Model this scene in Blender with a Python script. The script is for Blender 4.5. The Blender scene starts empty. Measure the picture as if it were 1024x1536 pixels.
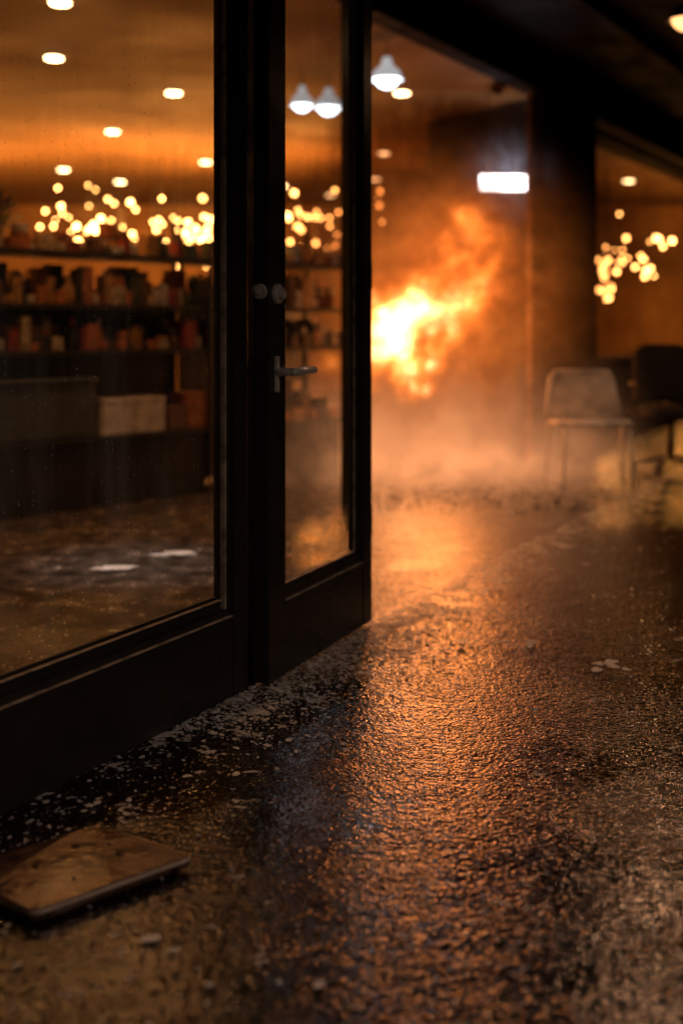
import bpy, bmesh, math, random
from mathutils import Vector, Matrix
random.seed(7)
sc = bpy.context.scene

# ------------------------------------------------------------ helpers
def new_mat(name):
    m = bpy.data.materials.new(name); m.use_nodes = True
    nt = m.node_tree; nt.nodes.clear()
    out = nt.nodes.new('ShaderNodeOutputMaterial')
    return m, nt, out
def N(nt, t, **kw):
    n = nt.nodes.new(t)
    for k, v in kw.items():
        if k in n.inputs.keys(): n.inputs[k].default_value = v
        else: setattr(n, k, v)
    return n
def L(nt, a, b): nt.links.new(a, b)
def math_n(nt, op, a, b=None, clamp=False):
    n = nt.nodes.new('ShaderNodeMath'); n.operation = op; n.use_clamp = clamp
    for i, v in enumerate((a, b)):
        if v is None: continue
        if isinstance(v, (int, float)): n.inputs[i].default_value = v
        else: nt.links.new(v, n.inputs[i])
    return n.outputs[0]
def maprange(nt, v, a, b, c, d, smooth=False):
    n = nt.nodes.new('ShaderNodeMapRange'); n.clamp = True
    if smooth: n.interpolation_type = 'SMOOTHSTEP'
    nt.links.new(v, n.inputs[0])
    for i, x in enumerate((a, b, c, d)): n.inputs[i+1].default_value = x
    return n.outputs[0]
def mixc(nt, f, a, b):
    n = nt.nodes.new('ShaderNodeMix'); n.data_type = 'RGBA'
    if isinstance(f, (int, float)): n.inputs[0].default_value = f
    else: nt.links.new(f, n.inputs[0])
    for i, v in ((6, a), (7, b)):
        if isinstance(v, tuple): n.inputs[i].default_value = (*v, 1) if len(v) == 3 else v
        else: nt.links.new(v, n.inputs[i])
    return n.outputs[2]
def noise(nt, vec, scale, detail=4, rough=0.55):
    n = nt.nodes.new('ShaderNodeTexNoise')
    n.inputs['Scale'].default_value = scale; n.inputs['Detail'].default_value = detail
    n.inputs['Roughness'].default_value = rough
    if vec is not None: nt.links.new(vec, n.inputs['Vector'])
    return n

def simple_mat(name, col, rough=0.5, metal=0.0, col2=None, nscale=12, bump=0.0, bscale=80, spec=0.5, glow=0.0):
    m, nt, out = new_mat(name)
    p = N(nt, 'ShaderNodeBsdfPrincipled'); p.inputs['Metallic'].default_value = metal
    p.inputs['Specular IOR Level'].default_value = spec
    tc = N(nt, 'ShaderNodeTexCoord')
    n1 = noise(nt, tc.outputs['Object'], nscale, 4)
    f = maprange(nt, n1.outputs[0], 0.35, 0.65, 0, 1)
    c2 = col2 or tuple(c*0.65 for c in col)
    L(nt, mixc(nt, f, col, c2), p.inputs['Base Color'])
    L(nt, maprange(nt, n1.outputs[0], 0.3, 0.7, rough*0.8, min(1, rough*1.25)), p.inputs['Roughness'])
    if glow > 0:
        p.inputs['Emission Color'].default_value = (*col, 1); p.inputs['Emission Strength'].default_value = glow
    if bump > 0:
        n2 = noise(nt, tc.outputs['Object'], bscale, 3)
        b = N(nt, 'ShaderNodeBump'); b.inputs['Strength'].default_value = bump; b.inputs['Distance'].default_value = 0.0006
        L(nt, n2.outputs[0], b.inputs['Height']); L(nt, b.outputs[0], p.inputs['Normal'])
    L(nt, p.outputs[0], out.inputs[0]); return m
def emis_mat(name, col, s):
    m, nt, out = new_mat(name)
    e = N(nt, 'ShaderNodeEmission'); e.inputs[0].default_value = (*col, 1); e.inputs[1].default_value = s
    L(nt, e.outputs[0], out.inputs[0]); return m

class MB:
    """mesh builder"""
    def __init__(s): s.bm = bmesh.new(); s.mats = []
    def mi(s, mat):
        if mat not in s.mats: s.mats.append(mat)
        return s.mats.index(mat)
    def prism(s, pts, z0, z1, mat):
        i = s.mi(mat)
        lo = [s.bm.verts.new((x, y, z0)) for x, y in pts]; hi = [s.bm.verts.new((x, y, z1)) for x, y in pts]
        fs = [s.bm.faces.new(lo[::-1]), s.bm.faces.new(hi)]
        n = len(pts)
        for k in range(n): fs.append(s.bm.faces.new((lo[k], lo[(k+1) % n], hi[(k+1) % n], hi[k])))
        for f in fs: f.material_index = i
    def ob(s, O, d, s0, s1, n0, n1, z0, z1, mat):
        nx, ny = d[1], -d[0]
        P = lambda a, b: (O[0]+d[0]*a+nx*b, O[1]+d[1]*a+ny*b)
        s.prism([P(s0, n0), P(s1, n0), P(s1, n1), P(s0, n1)][::-1], z0, z1, mat)
    def cyl(s, p0, p1, r0, r1, mat, seg=16, cap=True, smooth=True):
        i = s.mi(mat); p0 = Vector(p0); p1 = Vector(p1); ax = (p1-p0).normalized()
        u = ax.orthogonal().normalized(); v = ax.cross(u)
        a = []; b = []
        for k in range(seg):
            t = 2*math.pi*k/seg; w = u*math.cos(t)+v*math.sin(t)
            a.append(s.bm.verts.new(p0+w*r0)); b.append(s.bm.verts.new(p1+w*r1))
        for k in range(seg):
            f = s.bm.faces.new((a[k], a[(k+1) % seg], b[(k+1) % seg], b[k])); f.material_index = i; f.smooth = smooth
        if cap:
            for l in (a[::-1], b): f = s.bm.faces.new(l); f.material_index = i
    def tube(s, pts, r, mat, seg=8):
        for a, b in zip(pts[:-1], pts[1:]): s.cyl(a, b, r, r, mat, seg); 
        for p in pts[1:-1]: s.sph(p, r*1.01, mat, 8, 6)
    def sph(s, c, r, mat, u=12, v=8, sc=(1, 1, 1)):
        i = s.mi(mat)
        M = Matrix.Translation(Vector(c)) @ Matrix.Diagonal((*sc, 1))
        ret = bmesh.ops.create_uvsphere(s.bm, u_segments=u, v_segments=v, radius=r, matrix=M)
        for vv in ret['verts']:
            for f in vv.link_faces: f.material_index = i; f.smooth = True
    def obj(s, name, parent=None, bevel=0, recalc=True):
        me = bpy.data.meshes.new(name)
        if recalc: bmesh.ops.recalc_face_normals(s.bm, faces=s.bm.faces[:])
        s.bm.to_mesh(me); s.bm.free()
        for m in s.mats: me.materials.append(m)
        o = bpy.data.objects.new(name, me); sc.collection.objects.link(o)
        if parent: o.parent = parent
        if bevel:
            b = o.modifiers.new('bevel', 'BEVEL'); b.width = bevel; b.segments = 2; b.limit_method = 'ANGLE'
        return o
def empty(name):
    o = bpy.data.objects.new(name, None); sc.collection.objects.link(o); return o
def light(name, typ, loc, energy, col, parent=None, **kw):
    l = bpy.data.lights.new(name, typ); l.energy = energy; l.color = col
    for k, v in kw.items(): setattr(l, k, v)
    o = bpy.data.objects.new(name, l); o.location = loc; sc.collection.objects.link(o)
    if parent: o.parent = parent
    return o

# ------------------------------------------------------------ world (night)
w = bpy.data.worlds.new("World"); sc.world = w; w.use_nodes = True
nt = w.node_tree; nt.nodes.clear()
sky = nt.nodes.new('ShaderNodeTexSky'); sky.sky_type = 'NISHITA'; sky.sun_disc = False
sky.sun_elevation = math.radians(4); sky.sun_rotation = math.radians(150)
bg = nt.nodes.new('ShaderNodeBackground'); bg.inputs[1].default_value = 0.0015
wo = nt.nodes.new('ShaderNodeOutputWorld')
L(nt, sky.outputs[0], bg.inputs[0]); L(nt, bg.outputs[0], wo.inputs[0])

# ------------------------------------------------------------ camera
cam = bpy.data.cameras.new("camera"); co = bpy.data.objects.new("camera", cam); sc.collection.objects.link(co)
co.location = (0, 0, 1.15); co.rotation_euler = (math.radians(90), 0, 0)
cam.sensor_width = 36; cam.lens = 39.84; cam.shift_y = -0.181; cam.clip_end = 2000
cam.dof.use_dof = True; cam.dof.focus_distance = 3.2; cam.dof.aperture_fstop = 1.2
sc.camera = co
sc.view_settings.view_transform = 'Standard'; sc.view_settings.look = 'None'

# ------------------------------------------------------------ materials
M_frame = simple_mat('black_painted_metal', (0.022, 0.018, 0.017), 0.30, 0.0, (0.032, 0.026, 0.023), 6, 0.3, 300)
M_matte = simple_mat('matte_black_header', (0.014, 0.010, 0.008), 0.9, 0.0, None, 6, spec=.05)
M_bead = simple_mat('highlit_glazing_bead', (0.58, 0.48, 0.38), 0.30, 0.0, (0.2, 0.165, 0.13), 20)  # pale tone stands in for light caught on frame edges
M_rubber = simple_mat('rubber_gasket', (0.012, 0.011, 0.011), 0.6)
M_steel = simple_mat('brushed_steel', (0.85, 0.83, 0.80), 0.30, 0.2, (0.6, 0.58, 0.55), 40)
M_dark = simple_mat('dark_plaster', (0.03, 0.022, 0.018), 0.7, 0, None, 3, 0.3, 30)
M_fascia = simple_mat('fascia_brown', (0.03, 0.020, 0.015), 0.5, 0, None, 4)
M_soffit = simple_mat('soffit_dark', (0.008, 0.008, 0.008), 0.9, 0, None, 2, spec=.1)
M_ceil = simple_mat('ceiling_plaster', (0.20, 0.11, 0.045), 0.85, 0, (0.14, 0.076, 0.03), 0.8, spec=.3)
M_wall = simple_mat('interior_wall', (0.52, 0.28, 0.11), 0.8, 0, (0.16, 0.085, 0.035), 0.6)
M_part = simple_mat('partition_wall', (0.035, 0.026, 0.022), 0.8, 0, None, 1.0, spec=.2)

def glass_mat():
    m, nt, out = new_mat('window_glass')
    lw = N(nt, 'ShaderNodeLayerWeight'); lw.inputs[0].default_value = 0.5
    pw = math_n(nt, 'POWER', lw.outputs['Facing'], 4.0)
    fac = math_n(nt, 'ADD', math_n(nt, 'MULTIPLY', pw, 0.85), 0.09, True)
    tr = N(nt, 'ShaderNodeBsdfTransparent'); tr.inputs[0].default_value = (0.92, 0.93, 0.91, 1)
    gl = N(nt, 'ShaderNodeBsdfGlossy'); gl.inputs['Roughness'].default_value = 0.012
    gl.inputs['Color'].default_value = (0.95, 0.97, 1, 1)
    mx = N(nt, 'ShaderNodeMixShader'); L(nt, fac, mx.inputs[0]); L(nt, tr.outputs[0], mx.inputs[1]); L(nt, gl.outputs[0], mx.inputs[2])
    tc = N(nt, 'ShaderNodeTexCoord')
    mp = N(nt, 'ShaderNodeMapping'); mp.inputs['Scale'].default_value = (1, 1, 0.22); L(nt, tc.outputs['Object'], mp.inputs[0])
    n1 = noise(nt, mp.outputs[0], 6, 5, 0.7)
    vo = N(nt, 'ShaderNodeTexVoronoi'); vo.inputs['Scale'].default_value = 90; L(nt, tc.outputs['Object'], vo.inputs['Vector'])
    sp = N(nt, 'ShaderNodeSeparateColor'); L(nt, vo.outputs['Color'], sp.inputs[0])
    drops = math_n(nt, 'MULTIPLY', maprange(nt, vo.outputs['Distance'], .10, .24, 1, 0), maprange(nt, sp.outputs[0], .84, .86, 0, 1))
    d = math_n(nt, 'ADD', maprange(nt, n1.outputs[0], 0.46, 0.8, 0.010, 0.20), math_n(nt, 'MULTIPLY', drops, .6))
    df = N(nt, 'ShaderNodeBsdfDiffuse'); df.inputs[0].default_value = (0.7, 0.68, 0.62, 1)
    m2 = N(nt, 'ShaderNodeMixShader'); L(nt, d, m2.inputs[0]); L(nt, mx.outputs[0], m2.inputs[1]); L(nt, df.outputs[0], m2.inputs[2])
    L(nt, m2.outputs[0], out.inputs[0]); return m
M_glass = glass_mat()

def ground_mat():
    m, nt, out = new_mat('wet_pavement')
    p = N(nt, 'ShaderNodeBsdfPrincipled')
    tc = N(nt, 'ShaderNodeTexCoord'); P = tc.outputs['Object']
    big = noise(nt, P, 1.6, 4, 0.6); mid = noise(nt, P, 9, 5, 0.65); fin = noise(nt, P, 50, 3, 0.6)
    vo = N(nt, 'ShaderNodeTexVoronoi'); vo.inputs['Scale'].default_value = 84; L(nt, P, vo.inputs['Vector'])
    vsep = N(nt, 'ShaderNodeSeparateColor'); L(nt, vo.outputs['Color'], vsep.inputs[0])
    sep = N(nt, 'ShaderNodeSeparateXYZ'); L(nt, P, sep.inputs[0])
    nd = math_n(nt, 'SUBTRACT', math_n(nt, 'MULTIPLY', math_n(nt, 'ADD', sep.outputs[0], 0.30), 0.88), math_n(nt, 'MULTIPLY', math_n(nt, 'SUBTRACT', sep.outputs[1], 3.59), 0.474))
    indoor = maprange(nt, nd, -.10, -.04, 1, 0)
    base = mixc(nt, maprange(nt, mid.outputs[0], 0.38, 0.62, 0, 1), (0.004, 0.0025, 0.002), (0.017, 0.009, 0.0055))
    base_in = mixc(nt, maprange(nt, mid.outputs[0], 0.4, 0.62, 0, 1), (0.025, 0.020, 0.017), (0.16, 0.13, 0.11))
    base = mixc(nt, indoor, base, base_in)
    spk = math_n(nt, 'MULTIPLY', maprange(nt, vo.outputs['Distance'], 0.12, 0.26, 1, 0), maprange(nt, vsep.outputs[0], 0.86, 0.90, 0, 1))
    c = mixc(nt, math_n(nt, 'MULTIPLY', spk, 0.75), base, (0.34, 0.25, 0.19))
    band = math_n(nt, 'MULTIPLY', maprange(nt, nd, 0.0, 0.42, 1, 0), maprange(nt, nd, -0.05, 0.0, 0, 1))
    band = math_n(nt, 'MULTIPLY', band, maprange(nt, sep.outputs[1], 2.9, 3.5, .6, 1))
    thr = math_n(nt, 'ADD', mid.outputs[0], math_n(nt, 'MULTIPLY', band, 0.19))
    thr2 = math_n(nt, 'ADD', thr, math_n(nt, 'MULTIPLY', fin.outputs[0], 0.70))
    foam = maprange(nt, thr2, 1.02, 1.07, 0, 1)
    c = mixc(nt, math_n(nt, 'MULTIPLY', foam, 0.85), c, (0.66, 0.66, 0.66))
    L(nt, c, p.inputs['Base Color'])
    r0 = math_n(nt, 'ADD', maprange(nt, big.outputs[0], 0.42, 0.60, 0.035, 0.08), math_n(nt, 'MULTIPLY', indoor, .14))
    r1 = math_n(nt, 'ADD', r0, math_n(nt, 'MULTIPLY', foam, 0.35), True)
    L(nt, r1, p.inputs['Roughness'])
    p.inputs['IOR'].default_value = 1.55; p.inputs['Specular IOR Level'].default_value = 1.0
    peb = maprange(nt, vo.outputs['Distance'], 0.0, 0.6, 1, 0, True)
    h = math_n(nt, 'ADD', math_n(nt, 'MULTIPLY', fin.outputs[0], 2.1), math_n(nt, 'MULTIPLY', peb, math_n(nt, 'MULTIPLY', vsep.outputs[1], 1.2)))
    h = math_n(nt, 'ADD', h, math_n(nt, 'MULTIPLY', mid.outputs[0], 3.0))
    h = math_n(nt, 'ADD', h, math_n(nt, 'MULTIPLY', foam, 0.6))
    amp = maprange(nt, big.outputs[0], 0.42, 0.58, 0.60, 1.0)
    b = N(nt, 'ShaderNodeBump'); b.inputs['Distance'].default_value = 0.0019
    L(nt, amp, b.inputs['Strength']); L(nt, h, b.inputs['Height']); L(nt, b.outputs[0], p.inputs['Normal'])
    L(nt, p.outputs[0], out.inputs[0]); return m
M_ground = ground_mat()

# ------------------------------------------------------------ ground
b = MB(); i = b.mi(M_ground)
R = 400; f = b.bm.faces.new([b.bm.verts.new(v) for v in ((-R, -R, 0), (R, -R, 0), (R, R, 0), (-R, R, 0))])
b.obj('ground')

# ------------------------------------------------------------ shop building
def unit(x, y):
    l = math.hypot(x, y); return (x/l, y/l)
F1O, F1d = (-0.30, 3.59), unit(.474, .880)
F2O, F2d = (0.21, 7.40), unit(.517, .856)
shop = empty('shop_building')
b = MB()
b.ob(F1O, F1d, -7, -.076, -.075, 0, 0, .235, M_frame)
b.ob(F1O, F1d, -7, -.076, -.075, .006, .235, .250, M_frame)
b.ob(F1O, F1d, -7, -.076, -.075, -.014, .250, .270, M_frame)
b.ob(F1O, F1d, -7, -.076, -.012, .004, .2505, .2535, M_bead)
b.ob(F1O, F1d, -7, -.102, -.064, -.028, .270, .299, M_frame)
b.ob(F1O, F1d, -7, -.102, -.040, -.027, .2995, .303, M_bead)
b.ob(F1O, F1d, -.075, 0, -.075, .004, 0, 3.26, M_frame)
b.ob(F1O, F1d, -.084, -.077, -.062, -.008, .270, 3.0, M_frame)
b.ob(F1O, F1d, -.094, -.086, -.058, -.018, .272, 3.0, M_bead)
b.ob(F1O, F1d, -.101, -.096, -.054, -.034, .302, 3.0, M_frame)
b.ob(F1O, F1d, -7, -.103, -.052, -.042, .302, .312, M_rubber)
b.ob(F1O, F1d, -7, -.076, -.10, 0, 3.0, 3.26, M_frame)
b.ob(F1O, F1d, -3.2, -3.1, -.12, .002, .26, 3.0, M_frame)
b.ob(F1O, F1d, .004, .10, -.10, -.030, 0, 3.26, M_rubber)
b.obj('window_frame', shop, 0.002)
def wall_pane(b, O, d, s0, s1, n, z0, z1, mat):
    nx, ny = d[1], -d[0]; i = b.mi(mat)
    P = lambda a, z: (O[0]+d[0]*a+nx*n, O[1]+d[1]*a+ny*n, z)
    f = b.bm.faces.new([b.bm.verts.new(P(*q)) for q in ((s0, z0), (s1, z0), (s1, z1), (s0, z1))]); f.material_index = i
b = MB()
wall_pane(b, F1O, F1d, -7, -.098, -.046, .30, 3.0, M_glass)
b.obj('window_pane', shop)
b = MB()
b.ob(F2O, F2d, -.22, -.10, -.12, 0, 0, 3.25, M_frame)
b.ob(F2O, F2d, -.22, 14, -.16, .05, 3.25, 3.50, M_matte)
b.ob(F2O, F2d, -.10, 14, -.10, .07, 3.18, 3.249, M_matte)
b.ob(F2O, F2d, 4.33, 14, -.42, -.165, 3.14, 3.298, M_matte)  # valance added to hide a bright strip under the header
b.ob(F2O, F2d, 2.76, 2.80, -.05, .0, .0, 3.18, M_bead)
b.ob(F2O, F2d, 2.80, 3.20, -.06, .06, 0, 3.18, M_dark)
b.ob(F2O, F2d, 3.20, 3.85, -.06, -.03, 0, 3.18, M_frame)
b.ob(F2O, F2d, 3.42, 3.50, -.03, .02, 0, 3.18, M_fascia)
b.ob(F2O, F2d, 3.85, 4.32, -.10, .06, 0, 3.18, M_dark)
b.ob(F2O, F2d, 4.32, 14, -.10, .0, 0, .20, M_frame)
b.ob(F2O, F2d, 4.32, 14, -.09, -.02, .20, .25, M_frame)
b.ob(F2O, F2d, 8.6, 8.68, -.10, .0, .25, 3.18, M_frame)
b.ob(F2O, F2d, 11.9, 11.98, -.10, .0, .25, 3.18, M_frame)
b.obj('setback_frame', shop, 0.004)
b = MB(); wall_pane(b, F2O, F2d, 4.32, 14, -.05, .25, 3.18, M_glass); b.obj('setback_pane', shop)
F2end = (F2O[0]+F2d[0]*14, F2O[1]+F2d[1]*14)
F1end = (F1O[0]-F1d[0]*7, F1O[1]-F1d[1]*7)
b = MB()
b.prism([(-12, F1end[1]), F1end, (-.36, 3.60), (-.02, 4.37), (0.03, 7.25), (F2end[0]-.1, F2end[1]+.05), (F2end[0], 22), (-12, 22)], 3.30, 3.38, M_ceil)
b.obj('shop_ceiling', shop)
b = MB()
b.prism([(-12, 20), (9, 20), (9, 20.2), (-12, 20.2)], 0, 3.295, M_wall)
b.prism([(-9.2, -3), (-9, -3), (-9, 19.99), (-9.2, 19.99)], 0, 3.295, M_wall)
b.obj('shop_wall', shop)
b = MB()
b.prism([(2.05, 10.5), (1.93, 10.42), (0.92, 11.9), (1.02, 11.97)], 0, 3.294, M_part)
b.prism([(1.03, 11.98), (0.93, 11.91), (1.25, 17), (1.39, 17)], 0, 3.294, M_part)
b.obj('partition_wall', shop)
b = MB()
b.prism([(-12, -8), (16, -8), (16, 24), (-12, 24)], 3.52, 3.72, M_soffit)
b.ob(F2O, F2d, -9, 15, .9, 1.0, 3.42, 3.518, M_soffit)
b.ob(F2O, F2d, -9, 15, 2.4, 2.5, 3.42, 3.518, M_soffit)
b.obj('canopy_soffit', shop)

# ------------------------------------------------------------ door
DO, Dd = (-0.231, 3.60), unit(.405, .914); dn = (Dd[1], -Dd[0])
DP = lambda s, n, z: (DO[0]+Dd[0]*s+dn[0]*n, DO[1]+Dd[1]*s+dn[1]*n, z)
door = empty('glass_door')
b = MB()
b.ob(DO, Dd, 0, .12, -.055, 0, .012, 2.62, M_frame)
b.ob(DO, Dd, .78, .86, -.055, 0, .012, 2.62, M_frame)
b.ob(DO, Dd, .121, .779, -.053, -.003, .012, .235, M_frame)
b.ob(DO, Dd, .121, .779, -.053, -.003, 2.50, 2.62, M_frame)
b.ob(DO, Dd, .121, .779, -.051, .004, .236, .252, M_frame)
b.ob(DO, Dd, .121, .779, -.010, .002, .2525, .2555, M_bead)
b.ob(DO, Dd, .121, .779, -.049, -.011, .253, .282, M_frame)
b.ob(DO, Dd, .121, .779, -.047, -.018, .283, .299, M_frame)
b.ob(DO, Dd, .131, .730, -.030, -.017, .2995, .303, M_bead)
b.ob(DO, Dd, .121, .128, -.050, -.008, .303, 2.49, M_frame)
b.ob(DO, Dd, .770, .779, -.050, -.006, .303, 2.49, M_frame)
b.ob(DO, Dd, .748, .769, -.048, -.016, .303, 2.49, M_fascia)
b.ob(DO, Dd, .740, .747, -.046, -.022, .303, 2.49, M_bead)
b.ob(DO, Dd, .732, .739, -.044, -.026, .303, 2.49, M_frame)
b.obj('door_leaf', door, 0.002)
b = MB(); wall_pane(b, DO, Dd, .12, .74, -.034, .29, 2.52, M_glass); b.obj('door_pane', door)
b = MB()
b.cyl(DP(.055, 0, 1.255), DP(.055, .013, 1.255), .034, .030, M_steel, 28)
b.cyl(DP(.055, .013, 1.255), DP(.055, .028, 1.255), .018, .016, M_steel, 20)
b.cyl(DP(0, -.030, 1.262), DP(-.014, -.030, 1.262), .026, .023, M_steel, 28)
b.cyl(DP(-.014, -.030, 1.262), DP(-.020, -.030, 1.262), .012, .011, M_steel, 20)
b.ob(DO, Dd, .036, .058, 0.001, .010, .94, 1.055, M_steel)
b.cyl(DP(.046, .01, 1.005), DP(.046, .066, 1.005), .014, .013, M_steel, 16)
b.sph(DP(.046, .066, 1.005), .0145, M_steel)
b.cyl(DP(.046, .066, 1.005), DP(.20, .066, 1.007), .0145, .013, M_steel, 16)
b.cyl(DP(.046, -.055, 1.005), DP(.046, -.11, 1.005), .011, .011, M_steel, 16)
b.cyl(DP(.046, -.11, 1.005), DP(.17, -.11, 1.005), .011, .010, M_steel, 16)
b.obj('lever_handle', door, 0.001)
b = MB()
for z in (.35, 1.3, 2.3): b.cyl(DP(.868, -.012, z), DP(.868, -.012, z+.11), .010, .010, M_frame, 12)
b.obj('hinges', door)

# ------------------------------------------------------------ shelving
goods_cols = [('goods_orange', (0.55, 0.19, 0.06)), ('goods_white', (0.66, 0.60, 0.52)), ('goods_red', (0.34, 0.06, 0.035)),
              ('goods_brown', (0.20, 0.10, 0.045)), ('goods_dark', (0.05, 0.045, 0.04)), ('goods_green', (0.08, 0.10, 0.05)), ('goods_amber', (0.56, 0.30, 0.09)), ('goods_cream', (0.6, 0.48, 0.31))]
GM = [simple_mat(n, c, 0.45, 0, tuple(q*.3 for q in c), 28) for n, c in goods_cols]
M_shelf = simple_mat('shelf_metal', (0.030, 0.024, 0.020), 0.5, 0.2)
M_crate = simple_mat('white_crate_plastic', (0.85, 0.82, 0.76), 0.4)
M_bin = simple_mat('grey_bin_plastic', (0.07, 0.075, 0.07), 0.5)
SO, Sd = (-0.85, 7.90), unit(.69, .72)
levels = [.45, 1.0, 1.29, 1.62]
def shelf_unit(s0, s1, first=False):
    e = empty('shelving_unit')
    b = MB(); D = .42
    for z in levels: b.ob(SO, Sd, s0+.03, s1-.03, -D, 0, z-.03, z, M_shelf)
    for s in (s0, s1-.04):
        b.ob(SO, Sd, s, s+.028, -D-.01, -D+.025, 0, 1.9, M_shelf); b.ob(SO, Sd, s, s+.028, -.02, .012, 0, 1.70, M_shelf)
    b.ob(SO, Sd, s0+.03, s1-.04, -D-.006, -D, .02, 1.27, M_shelf)
    b.ob(SO, Sd, s0+.03, s1-.04, -.05, -.03, .0, .42, M_shelf)
    b.obj('shelf_frame', e, .003)
    g = MB(); tops = [.95, 1.24, 1.58, 1.95]
    nx, ny = Sd[1], -Sd[0]
    for li, z in enumerate(levels):
        maxh = tops[li]-z-.03
        for row in (0, 1, 2):
            s = s0+.05
            while s < s1-.11:
                if first and li == 0 and s > s1-1.75: break
                wd = random.uniform(.025, .11)
                if random.random() < .08: s += wd*.7; continue
                h = min(maxh, random.choice([.06, .08, .1, .12, .14, .17, .21, .26]))*random.uniform(.8, 1)
                if row: h = min(maxh, h*1.3)
                if li == 3: h = random.choice([.03, .05, .07, .10, .14])
                mat = random.choice(GM); n1 = -random.uniform(.010, .05)-row*.13; dp = random.uniform(.06, .12)
                if random.random() < .28:
                    r = min(wd, .08)/2
                    c = (SO[0]+Sd[0]*(s+r)+nx*(n1-.05), SO[1]+Sd[1]*(s+r)+ny*(n1-.05))
                    g.cyl((*c, z+.001), (*c, z+h*.65), r, r, mat, 12); g.cyl((*c, z+h*.65), (*c, z+h*.78), r, r*.45, mat, 12); g.cyl((*c, z+h*.78), (*c, z+h), r*.45, r*.42, random.choice(GM), 12)
                    s += r*2+.004
                else:
                    g.ob(SO, Sd, s, s+wd, n1-dp, n1, z+.001, z+h, mat); s += wd+.003
                    if random.random() < .3 and h < maxh*.6: g.ob(SO, Sd, s-wd, s-.006, n1-dp, n1-.01, z+h+.001, z+h*1.55, random.choice(GM))
    g.obj('stocked_goods', e, .004)
    return e
shelf_unit(-3.6, -1.75); u = shelf_unit(-1.73, -.05, True); shelf_unit(-.03, 1.28)
g = MB()
g.ob(SO, Sd, -1.68, -1.0, -.38, -.03, .452, .80, M_bin); g.ob(SO, Sd, -1.70, -.98, -.40, -.01, .80, .83, M_bin)
g.obj('storage_bin', u, .012)
g = MB()
for s in (-.94, -.69):
    g.ob(SO, Sd, s, s+.235, -.33, -.02, .452, .66, M_crate); g.ob(SO, Sd, s-.004, s+.239, -.334, -.016, .66, .685, M_crate)
g.ob(SO, Sd, -.42, -.26, -.25, -.03, .452, .62, GM[3]); g.ob(SO, Sd, -.25, -.09, -.25, -.03, .452, .70, GM[0])
g.obj('white_crates', u, .006)

pl = empty('potted_plant'); g = MB()
M_leaf = simple_mat('leaf_dark', (0.06, 0.06, 0.03), 0.6); M_pot = simple_mat('clay_pot', (0.2, 0.09, 0.05), 0.7)
c = Vector((SO[0]+Sd[0]*-1.72-.1, SO[1]+Sd[1]*-1.72+.12, 1.62))
g.cyl(c, c+Vector((0, 0, .14)), .06, .085, M_pot, 16)
i = g.mi(M_leaf)
for k in range(160):
    a = random.uniform(0, 6.28); e = random.uniform(.0, 1.3); l = random.uniform(.06, .24)
    dv = Vector((math.cos(a)*math.cos(e), math.sin(a)*math.cos(e), math.sin(e)))
    p = c+Vector((0, 0, .13))+dv*l; sd = dv.orthogonal().normalized()*.02
    f = g.bm.faces.new([g.bm.verts.new(q) for q in (p-dv*.05, p+sd, p+dv*.06, p-sd)]); f.material_index = i
g.obj('foliage', pl)
# low cabinet added to darken the lower part of the far window
cb = empty('added_dark_cabinet'); g = MB()
g.ob(F2O, F2d, 4.7, 9.5, -.85, -.40, .06, .74, M_part); g.ob(F2O, F2d, 4.66, 9.54, -.88, -.37, .742, .78, M_matte)
g.ob(F2O, F2d, 4.8, 9.4, -.80, -.45, 0, .058, M_rubber)
for k in range(8): g.ob(F2O, F2d, 4.72+k*.6, 4.72+k*.6+.57, -.399, -.38, .09, .72, M_fascia); g.ob(F2O, F2d, 5.2+k*.6, 5.215+k*.6, -.379, -.36, .4, .55, M_steel)
g.obj('carcass_and_doors', cb, .003)

# ------------------------------------------------------------ lamps
E_warm = emis_mat('downlight_glow', (1.0, .62, .28), 24)
E_bulb = emis_mat('bulb_glow', (1.0, .42, .11), 42)
E_cool = emis_mat('cool_lamp_glow', (.80, .90, 1.0), 8)
M_trim = simple_mat('downlight_trim', (0.4, 0.35, 0.3), 0.4)
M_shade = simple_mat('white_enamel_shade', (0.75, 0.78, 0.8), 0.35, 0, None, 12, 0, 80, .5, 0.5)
WARM = (1.0, .38, .075)
dl = [(-1.85, 7.46), (-2.28, 9.0), (-1.53, 10.35), (-2.50, 12.4), (-3.77, 15.4), (-1.76, 14.7), (-3.26, 16.7), (.55, 10.35), (.52, 13.95), (.49, 16.4), (-.18, 18.4),
      (-4.6, 10.5), (-5.2, 13.8), (-.9, 17.2), (4.2, 16.6), (-1.15, 6.6), (-2.4, 5.4), (-1.75, 4.0)]  # final entries sit out of frame, added to brighten shelves and shop floor
for k, (x, y) in enumerate(dl):
    e = empty('recessed_downlight'); g = MB()
    g.cyl((x, y, 3.299), (x, y, 3.285), .088, .080, M_trim, 24)
    g.cyl((x, y, 3.284), (x, y, 3.272), .070, .066, E_warm, 24)
    g.obj('fitting', e)
    lo = light('spot', 'SPOT', (x, y, 3.25), (60 if x > 3 else 160) if y > 7 else 55, WARM if y > 7 else (1, .38, .10), e, spot_size=math.radians(130), spot_blend=.8, shadow_soft_size=.07)
e = empty('added_floor_spot'); g = MB()  # lamp added out of frame to brighten the white floor flakes
g.cyl((-1.0, 5.5, 3.299), (-1.0, 5.5, 3.24), .05, .05, M_trim, 20); g.cyl((-1.0, 5.5, 3.239), (-1.0, 5.5, 3.232), .04, .04, M_trim, 20); g.obj('fitting', e)
light('spot', 'SPOT', (-1.0, 5.5, 3.2), 190, (.95, .97, 1), e, spot_size=math.radians(25), spot_blend=1, shadow_soft_size=.04)
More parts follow.
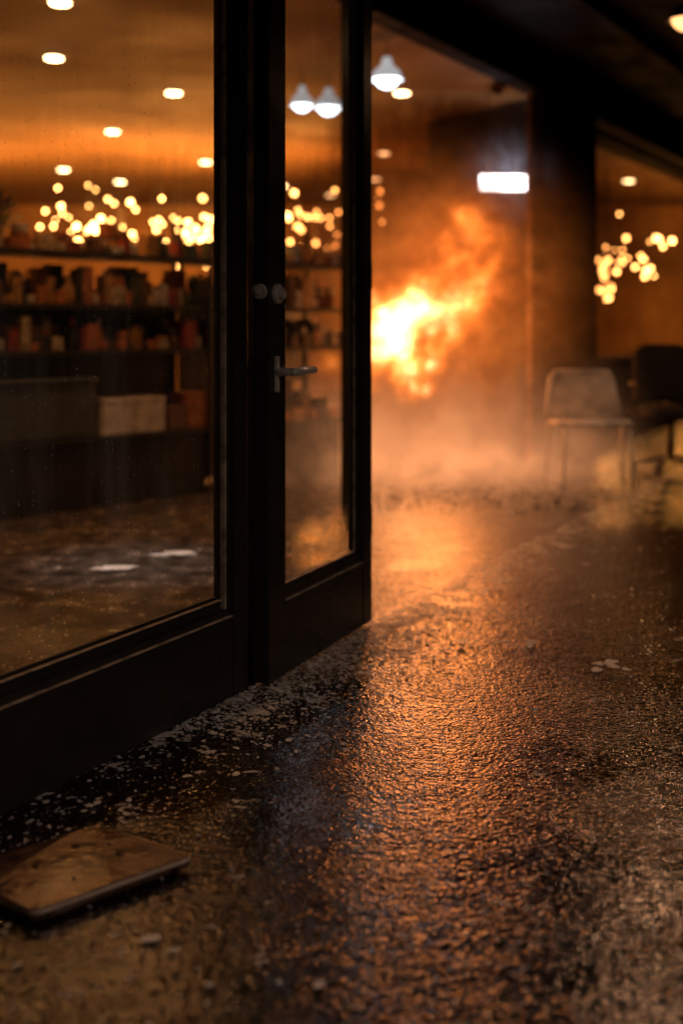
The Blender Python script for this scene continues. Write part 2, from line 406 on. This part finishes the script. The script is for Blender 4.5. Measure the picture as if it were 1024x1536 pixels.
def string_cluster(name, pts, wattage, centers):
    e = empty(name); g = MB()
    for (x, y, z) in pts:
        g.sph((x, y, z), random.choice([.012, .018, .024, .030]), E_bulb, 10, 8)
        g.cyl((x, y, z+.034), (x, y, z+.08), .012, .010, M_rubber, 6)
        g.cyl((x, y, z+.08), (x, y, 3.299), .0015, .0015, M_rubber, 4)
    g.obj('bulbs', e)
    for c in centers: light('glow', 'POINT', c, wattage, WARM, e, shadow_soft_size=.12)
pts = []
random.seed(21)
def clus(n, x0, x1, y0, y1, z0, z1):
    for k in range(n): pts.append((random.uniform(x0, x1), random.uniform(y0, y1), random.uniform(z0, z1)))
clus(30, -3.15, -2.6, 13, 14.5, 2.0, 2.35)
clus(50, -2.3, -1.45, 13, 14.5, 1.9, 2.45)
clus(14, -3.7, -1.5, 13.5, 15.5, 2.45, 2.9)
clus(16, -3.8, -1.5, 13.5, 15.5, 2.15, 2.7)
clus(30, -.65, .0, 13, 14.5, 2.05, 2.75)
clus(6, .3, .6, 13, 14.5, 2.3, 2.8)
string_cluster('pendant_bulb_cluster', pts, 300, [(-2.6, 13.4, 2.25), (-1.7, 14.6, 2.25), (-.3, 14, 2.3), (-4.8, 14, 2.2)])
pts = []
clus(26, 3.25, 3.6, 14.5, 15.3, 1.5, 2.2); clus(28, 3.5, 4.35, 14.8, 15.8, 1.8, 2.4); pts.append((3.7, 15.1, 2.65))
string_cluster('pendant_bulb_cluster', pts, 95, [(3.6, 16, 1.9), (5.4, 17.5, 1.9)])
def dome(x, y, z, r=.11, em=None, watt=12, col=(.8, .9, 1), name='dome_pendant_lamp', top=3.3, sh=None):
    e = empty(name); g = MB(); sh = sh or M_shade
    g.cyl((x, y, z), (x, y, z+.06), r, r*.85, sh, 24, False); g.cyl((x, y, z+.06), (x, y, z+.11), r*.85, r*.4, sh, 24, False)
    g.cyl((x, y, z+.11), (x, y, z+.17), r*.4, r*.25, sh, 24); g.cyl((x, y, z+.17), (x, y, top), .004, .004, M_rubber, 6)
    g.sph((x, y, z+.02), r*.78, em or E_cool, 16, 10, (1, 1, .9)); g.obj('shade_and_bulb', e, recalc=False)
    light('glow', 'SPOT', (x, y, z-.08), watt, col, e, shadow_soft_size=.08, spot_size=math.radians(160), spot_blend=.6)
dome(.34, 8.5, 3.0, .12, None, 8); dome(-.33, 9.5, 3.0, .1, None, 3); dome(-.11, 9.6, 3.0, .12, None, 3)
e = empty('track_spot_lamp'); g = MB(); g.cyl((1.37, 9.62, 3.25), (1.30, 9.50, 3.15), .05, .06, M_shelf, 16); g.cyl((1.37, 9.62, 3.299), (1.37, 9.62, 3.22), .015, .015, M_shelf, 8); g.obj('housing', e)
E_can = emis_mat('canopy_lamp_glow', (1, .45, .16), 3)
dome(2.13, 7.0, 3.04, .12, E_can, 60, (1, .50, .25), 'added_fill_lamp', 3.52, M_shelf)
dome(2.5, 0.2, 3.02, .13, E_can, 165, (1, .70, .54), 'added_fill_lamp', 3.52, M_shelf)  # out of view beside the camera, added as front fill

sg = empty('lit_exit_sign'); g = MB(); E_sign = emis_mat('sign_glow', (.70, .86, 1), 60)
SgO, Sgd = (1.236, 10.18), unit(1, .05)
g.ob(SgO, Sgd, 0, .43, -.05, 0, 2.366, 2.52, M_shelf); g.ob(SgO, Sgd, .008, .422, .001, .012, 2.376, 2.51, E_sign)
g.cyl((1.32, 10.2, 2.52), (1.32, 10.2, 3.3), .004, .004, M_shelf, 6); g.cyl((1.58, 10.21, 2.52), (1.58, 10.21, 3.3), .004, .004, M_shelf, 6)
g.obj('sign_box', sg)
light('sign_light', 'AREA', (1.45, 10.1, 2.44), 45, (.75, .88, 1), sg, shape='RECTANGLE', size=.4, size_y=.13).rotation_euler = (math.radians(80), 0, math.radians(3))

# ------------------------------------------------------------ fire and smoke volume
def smoke_mat():
    m, nt, out = new_mat('fire_and_smoke')
    tc = N(nt, 'ShaderNodeTexCoord'); P = tc.outputs['Object']
    nz = noise(nt, P, 2.1, 3, 0.65)
    off = N(nt, 'ShaderNodeVectorMath', operation='SUBTRACT'); L(nt, nz.outputs['Color'], off.inputs[0]); off.inputs[1].default_value = (.5, .5, .5)
    sc_ = N(nt, 'ShaderNodeVectorMath', operation='SCALE'); L(nt, off.outputs[0], sc_.inputs[0]); sc_.inputs['Scale'].default_value = 1.4
    ad = N(nt, 'ShaderNodeVectorMath', operation='ADD'); L(nt, P, ad.inputs[0]); L(nt, sc_.outputs[0], ad.inputs[1])
    Q = ad.outputs[0]
    rot = N(nt, 'ShaderNodeMapping'); rot.vector_type = 'TEXTURE'; rot.inputs['Rotation'].default_value = (0, math.radians(-40), 0); rot.inputs['Scale'].default_value = (2.0, 1, .8); L(nt, Q, rot.inputs[0])
    def blob(c, r, src=Q, sq=(1, 1, 1)):
        s = N(nt, 'ShaderNodeVectorMath', operation='SUBTRACT'); L(nt, src, s.inputs[0]); s.inputs[1].default_value = c
        q = N(nt, 'ShaderNodeVectorMath', operation='MULTIPLY'); L(nt, s.outputs[0], q.inputs[0]); q.inputs[1].default_value = sq
        ln = N(nt, 'ShaderNodeVectorMath', operation='LENGTH'); L(nt, q.outputs[0], ln.inputs[0])
        return maprange(nt, ln.outputs['Value'], 0, r, 1, 0, True)
    f0 = blob((.42, 9.6, 1.05), .56); f1 = blob((.70, 9.65, 1.25), .56); f2 = blob((.98, 9.7, 1.48), .62); f3 = blob((1.12, 9.85, 1.75), .66)
    fire = math_n(nt, 'ADD', math_n(nt, 'ADD', math_n(nt, 'ADD', math_n(nt, 'MULTIPLY', f0, 1.0), math_n(nt, 'MULTIPLY', f1, .95)), math_n(nt, 'MULTIPLY', f2, .54)), math_n(nt, 'MULTIPLY', f3, .30))
    n2 = noise(nt, rot.outputs[0], 3.2, 4, 0.65)
    fire = math_n(nt, 'MULTIPLY', fire, maprange(nt, n2.outputs[0], .36, .60, .40, 1.15))
    smoke_n = maprange(nt, n2.outputs[0], 0.42, 0.57, 0, 1, True)
    big = blob((.95, 9.8, 1.55), 2.2, Q, (1.1, .9, .85))
    smoke = math_n(nt, 'MULTIPLY', big, smoke_n)
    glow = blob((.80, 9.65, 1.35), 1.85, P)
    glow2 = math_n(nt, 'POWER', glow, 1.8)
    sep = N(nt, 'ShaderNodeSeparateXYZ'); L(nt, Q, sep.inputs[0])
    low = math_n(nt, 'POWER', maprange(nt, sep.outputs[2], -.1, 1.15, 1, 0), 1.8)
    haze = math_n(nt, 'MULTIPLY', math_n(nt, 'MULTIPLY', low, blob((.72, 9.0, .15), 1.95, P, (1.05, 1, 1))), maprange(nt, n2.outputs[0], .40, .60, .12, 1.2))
    hot = N(nt, 'ShaderNodeValToRGB'); L(nt, fire, hot.inputs[0])
    cr = hot.color_ramp; cr.elements[0].position = 0; cr.elements[0].color = (0, 0, 0, 1)
    cr.elements[1].position = .98; cr.elements[1].color = (2.2, 1.25, .54, 1)
    e1 = cr.elements.new(.20); e1.color = (.06, .013, .0015, 1)
    e2 = cr.elements.new(.55); e2.color = (.48, .145, .020, 1)
    em1 = N(nt, 'ShaderNodeEmission'); L(nt, hot.outputs[0], em1.inputs[0]); em1.inputs[1].default_value = 36
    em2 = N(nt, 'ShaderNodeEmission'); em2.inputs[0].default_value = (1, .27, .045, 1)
    L(nt, math_n(nt, 'MULTIPLY', math_n(nt, 'MULTIPLY', smoke, glow2), 6.0), em2.inputs[1])  # smoke emits painted firelight, fading with distance from the fire
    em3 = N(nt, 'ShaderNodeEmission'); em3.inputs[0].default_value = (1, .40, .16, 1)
    L(nt, math_n(nt, 'MULTIPLY', haze, 2.1), em3.inputs[1])  # haze glow is also emitted, in place of scattered light
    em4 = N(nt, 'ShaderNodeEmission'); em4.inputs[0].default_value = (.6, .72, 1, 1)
    L(nt, math_n(nt, 'MULTIPLY', math_n(nt, 'POWER', blob((1.45, 10.05, 2.44), .65, P), 2.5), 2.2), em4.inputs[1])  # bluish halo painted into the volume around the sign
    ab = N(nt, 'ShaderNodeVolumeAbsorption'); ab.inputs[0].default_value = (.35, .22, .15, 1)
    L(nt, math_n(nt, 'ADD', math_n(nt, 'MULTIPLY', smoke, 5.5), math_n(nt, 'MULTIPLY', haze, 1.1)), ab.inputs[1])
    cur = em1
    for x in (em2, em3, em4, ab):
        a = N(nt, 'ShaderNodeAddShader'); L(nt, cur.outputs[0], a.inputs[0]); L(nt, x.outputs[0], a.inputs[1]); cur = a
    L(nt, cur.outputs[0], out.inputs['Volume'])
    try: m.cycles.volume_step_rate = 0.9
    except Exception as ex: print(ex)
    return m
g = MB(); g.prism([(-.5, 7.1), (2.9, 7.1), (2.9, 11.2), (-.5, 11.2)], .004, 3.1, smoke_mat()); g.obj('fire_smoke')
fl = light('fire_light', 'POINT', (.75, 9.2, 1.15), 150, (1, .34, .08), None, shadow_soft_size=.35)

# ------------------------------------------------------------ chairs
M_mesh = simple_mat('white_wire', (0.90, 0.88, 0.85), 0.4, 0)
ch = empty('wire_chair'); g = MB()
cx, cy = 1.83, 8.3
def rr(pts, r): g.tube([Vector(p)+Vector((cx, cy, 0)) for p in pts], r, M_mesh)
rr([(-.24, -.20, .45), (.24, -.20, .45), (.30, .20, .44), (-.28, .20, .44), (-.24, -.20, .45)], .016)
rr([(-.30, .20, .44), (-.25, .26, .76), (-.21, .275, .81), (.17, .275, .81), (.21, .26, .76), (.26, .20, .44)], .018)
for k in range(1, 34):
    t = k/34; g.cyl((cx-.24+.48*t, cy-.2, .452), (cx-.28+.56*t, cy+.2, .445), .0045, .0045, M_mesh, 5)
    g.cyl((cx-.28+.54*t, cy+.205, .46), (cx-.21+.40*t, cy+.272, .80), .0045, .0045, M_mesh, 5)
for k in range(1, 26):
    t = k/26; g.cyl((cx-.24-.04*t, cy-.2+.4*t, .453), (cx+.24+.05*t, cy-.2+.4*t, .453), .0045, .0045, M_mesh, 5)
    g.cyl((cx-.29+.07*t, cy+.205+.068*t, .46+.34*t), (cx+.255-.07*t, cy+.205+.068*t, .46+.34*t), .0045, .0045, M_mesh, 5)
rr([(-.23, -.19, .45), (-.25, -.22, .0)], .011); rr([(.23, -.19, .45), (.25, -.22, .0)], .011)
rr([(-.27, .2, .44), (-.29, .27, .0)], .011); rr([(.27, .2, .44), (.29, .27, .0)], .011)
g.obj('chair_frame', ch)
M_seat = simple_mat('office_fabric', (0.02, 0.018, 0.017), 0.75)
oc = empty('office_chair'); ox, oy = 2.58, 8.9
def cushion(name, loc, scl, rot=(0, 0, 0)):
    bm = bmesh.new(); bmesh.ops.create_cube(bm, size=1)
    me = bpy.data.meshes.new(name)
    bm.to_mesh(me); bm.free(); o = bpy.data.objects.new(name, me); sc.collection.objects.link(o)
    o.location = loc; o.scale = scl; o.rotation_euler = rot; me.materials.append(M_seat); o.parent = oc
    s = o.modifiers.new('b', 'BEVEL'); s.width = .25; s.segments = 5
    for p in me.polygons: p.use_smooth = True
cushion('seat', (ox, oy, .48), (.50, .48, .09)); cushion('backrest', (ox, oy+.24, .78), (.46, .09, .46), (math.radians(-8), 0, 0))
g = MB()
g.cyl((ox, oy, .12), (ox, oy, .45), .028, .028, M_frame, 12)
for k in range(5):
    a = k*2*math.pi/5+.3; p = Vector((ox+.28*math.cos(a), oy+.28*math.sin(a), .07))
    g.cyl((ox, oy, .13), p, .025, .016, M_frame, 8); g.sph(p-Vector((0, 0, .042)), .028, M_frame, 10, 6)
for s in (-1, 1):
    g.tube([(ox+s*.2, oy, .47), (ox+s*.28, oy, .5), (ox+s*.28, oy, .68)], .014, M_frame)
    g.cyl((ox+s*.28, oy-.14, .69), (ox+s*.28, oy+.14, .69), .022, .022, M_frame, 8)
g.tube([(ox, oy+.1, .45), (ox, oy+.3, .47), (ox, oy+.3, .7)], .018, M_frame)
g.obj('base_and_arms', oc)

# ------------------------------------------------------------ foreground board
def board_mat():
    m, nt, out = new_mat('scuffed_board'); p = N(nt, 'ShaderNodeBsdfPrincipled')
    tc = N(nt, 'ShaderNodeTexCoord'); P = tc.outputs['Object']
    mp = N(nt, 'ShaderNodeMapping'); mp.inputs['Rotation'].default_value = (0, 0, math.radians(-30)); mp.inputs['Scale'].default_value = (3, 30, 3); L(nt, P, mp.inputs[0])
    gr = noise(nt, mp.outputs[0], 3, 5); di = noise(nt, P, 14, 5, .7); d3 = noise(nt, P, 60, 3, .6)
    c = mixc(nt, gr.outputs[0], (.07, .036, .024), (.18, .10, .07))
    c = mixc(nt, maprange(nt, di.outputs[0], .50, .62, 0, .85), c, (.020, .013, .010))
    L(nt, c, p.inputs['Base Color']); L(nt, maprange(nt, di.outputs[0], .4, .6, .22, .07), p.inputs['Roughness'])
    p.inputs['Specular IOR Level'].default_value = 1.0; p.inputs['Metallic'].default_value = .35
    b = N(nt, 'ShaderNodeBump'); b.inputs['Distance'].default_value = .0009; b.inputs['Strength'].default_value = .8
    L(nt, math_n(nt, 'ADD', math_n(nt, 'ADD', gr.outputs[0], math_n(nt, 'MULTIPLY', di.outputs[0], 2.5)), d3.outputs[0]), b.inputs['Height']); L(nt, b.outputs[0], p.inputs['Normal'])
    L(nt, p.outputs[0], out.inputs[0]); return m
M_board = board_mat()
bd = empty('fallen_board'); g = MB()
def rounded(pts, r, seg=5):
    out = []; n = len(pts)
    for k in range(n):
        p = Vector(pts[k]); a = (Vector(pts[k-1])-p).normalized(); c = (Vector(pts[(k+1) % n])-p).normalized()
        for j in range(seg+1):
            t = j/seg; q = (p+a*r)*(1-t)**2+p*2*t*(1-t)+(p+c*r)*t*t; out.append((q.x, q.y))
    return out
BP = [(-.545, 2.545), (-.312, 2.395), (-.585, 2.165), (-.82, 2.31)]
g.prism(rounded(BP, .022)[::-1], .010, .034, M_board)
o = g.obj('board_slab', bd, .003)
M_edge = simple_mat('board_lit_edge', (.8, .66, .54), .25, .2)  # pale rim colour imitates light caught along the board's edge
g = MB()
rp = rounded(BP, .022); cxm = sum(p[0] for p in rp)/len(rp); cym = sum(p[1] for p in rp)/len(rp)
i = g.mi(M_edge)
sc1 = [(cxm+(x-cxm)*1.006, cym+(y-cym)*1.006) for x, y in rp]
for k in range(len(sc1)):
    a, c2 = sc1[k], sc1[(k+1) % len(sc1)]
    g.bm.faces.new([g.bm.verts.new(v) for v in ((*a, .024), (*c2, .024), (*c2, .0325), (*a, .0325))]).material_index = i
g.obj('board_edge', bd)
g = MB(); M_hole = simple_mat('screw_hole', (.01, .008, .007), .6)
for (x, y, r) in ((-.57, 2.43, .011), (-.63, 2.34, .007), (-.47, 2.40, .008), (-.54, 2.29, .006), (-.70, 2.29, .010), (-.50, 2.44, .006)):
    g.cyl((x, y, .0342), (x, y, .0358), r, r*.8, M_hole, 14)
g.obj('screws', bd)

# ------------------------------------------------------------ debris
M_flake = simple_mat('plaster_flake', (.82, .82, .82), .4, 0, (.5, .48, .46), 5)
M_chip = simple_mat('dark_chip', (.08, .055, .04), .25, 0, (.03, .022, .018), 9)
random.seed(5)
g = MB()
def flake(x, y, r, mat, z=None, th=.002, tilt=.12, el=None, rot=None):
    i = g.mi(mat); n = random.randint(6, 11); z = z if z is not None else random.uniform(.003, .005)+r*tilt*.5
    el = el or random.uniform(.35, 1)
    tx, ty = random.uniform(-tilt, tilt), random.uniform(-tilt, tilt); lo = []; hi = []
    rot = rot if rot is not None else random.uniform(0, 3.14)
    for k in range(n):
        a = k*2*math.pi/n; q = r*random.uniform(.45, 1.15); u, v = q*math.cos(a), q*math.sin(a)*el
        X = u*math.cos(rot)-v*math.sin(rot); Y = u*math.sin(rot)+v*math.cos(rot)
        zz = z+tx*X+ty*Y; lo.append(g.bm.verts.new((x+X, y+Y, zz))); hi.append(g.bm.verts.new((x+X, y+Y, zz+th)))
    fs = [g.bm.faces.new(hi), g.bm.faces.new(lo[::-1])]
    for k in range(n): fs.append(g.bm.faces.new((lo[k], lo[(k+1) % n], hi[(k+1) % n], hi[k])))
    for f in fs: f.material_index = i
for k in range(3600):
    s = random.uniform(-.4, 1.3) if random.random() < .85 else random.uniform(-2, 2); n = abs(random.gauss(0.0, .21))+.012
    x = F1O[0]+F1d[0]*s+F1d[1]*n; y = F1O[1]+F1d[1]*s-F1d[0]*n
    flake(x, y, random.choice([.002, .002, .003, .003, .003, .004, .005, .006, .008, .012]), M_flake if random.random() < .9 else M_chip, th=.0015)
for k in range(2600):
    y = random.uniform(1.7, 8.5); x = random.uniform(-.4*y, .36*y)
    nd = .88*(x+.3)-.474*(y-3.59)
    if abs(nd) < .02 or (nd > -.12 and nd < 0): continue
    flake(x, y, random.choice([.002, .002, .003, .003, .004, .006])*random.uniform(.8, 1.3), M_flake if random.random() < .5 else M_chip, th=.0015, tilt=.3)
for x, y, r in ((-.27, 2.90, .013), (-.31, 2.08, .016), (-.36, 2.12, .02), (-.04, 1.97, .018), (-.23, 1.97, .014), (.22, 3.2, .012), (-.72, 2.62, .02), (.6, 1.93, .014), (-.22, 3.3, .016), (.5, 3.05, .010)):
    flake(x, y, r, M_flake, z=.005, tilt=.03, th=.002)
for k in range(9): flake(.9+random.uniform(-.06, .06), 3.81+random.uniform(-.035, .035), random.uniform(.015, .035), M_flake, z=.005+.0018*k, tilt=.02, th=.0015)
for k in range(9): flake(.55+random.uniform(-.13, .13), 4.07+random.uniform(-.03, .03), random.uniform(.012, .03), M_flake, z=.005+.0018*k, tilt=.02, th=.0015)
g.obj('debris_flakes')
g = MB()
for k in range(260):
    x = random.uniform(.1, 1.9); y = random.gauss(7.6, .35)
    flake(x, y, random.uniform(.01, .03), M_chip if random.random() < .3 else M_flake, z=random.uniform(.005, .01), th=random.uniform(.002, .008), tilt=.15)
g.obj('rubble')
M_light_spot = simple_mat('light_spot_flake', (.8, .8, .8), .5, 0, (.75, .75, .75))  # white flakes stand in for bright spots of light on the floor
for (x, y) in ((-1.09, 5.36), (-.85, 5.70)):
    g = MB(); flake(x, y, .115, M_light_spot, z=.006, tilt=.01, el=.55, rot=.1); flake(x+.02, y, .10, M_light_spot, z=.011, tilt=.01, el=.6, rot=.3); g.obj('light_spot_flake')

s = light('moonlight', 'SUN', (0, 0, 10), .03, (.75, .85, 1), None, angle=math.radians(.5)); s.rotation_euler = (math.radians(50), 0, math.radians(30))
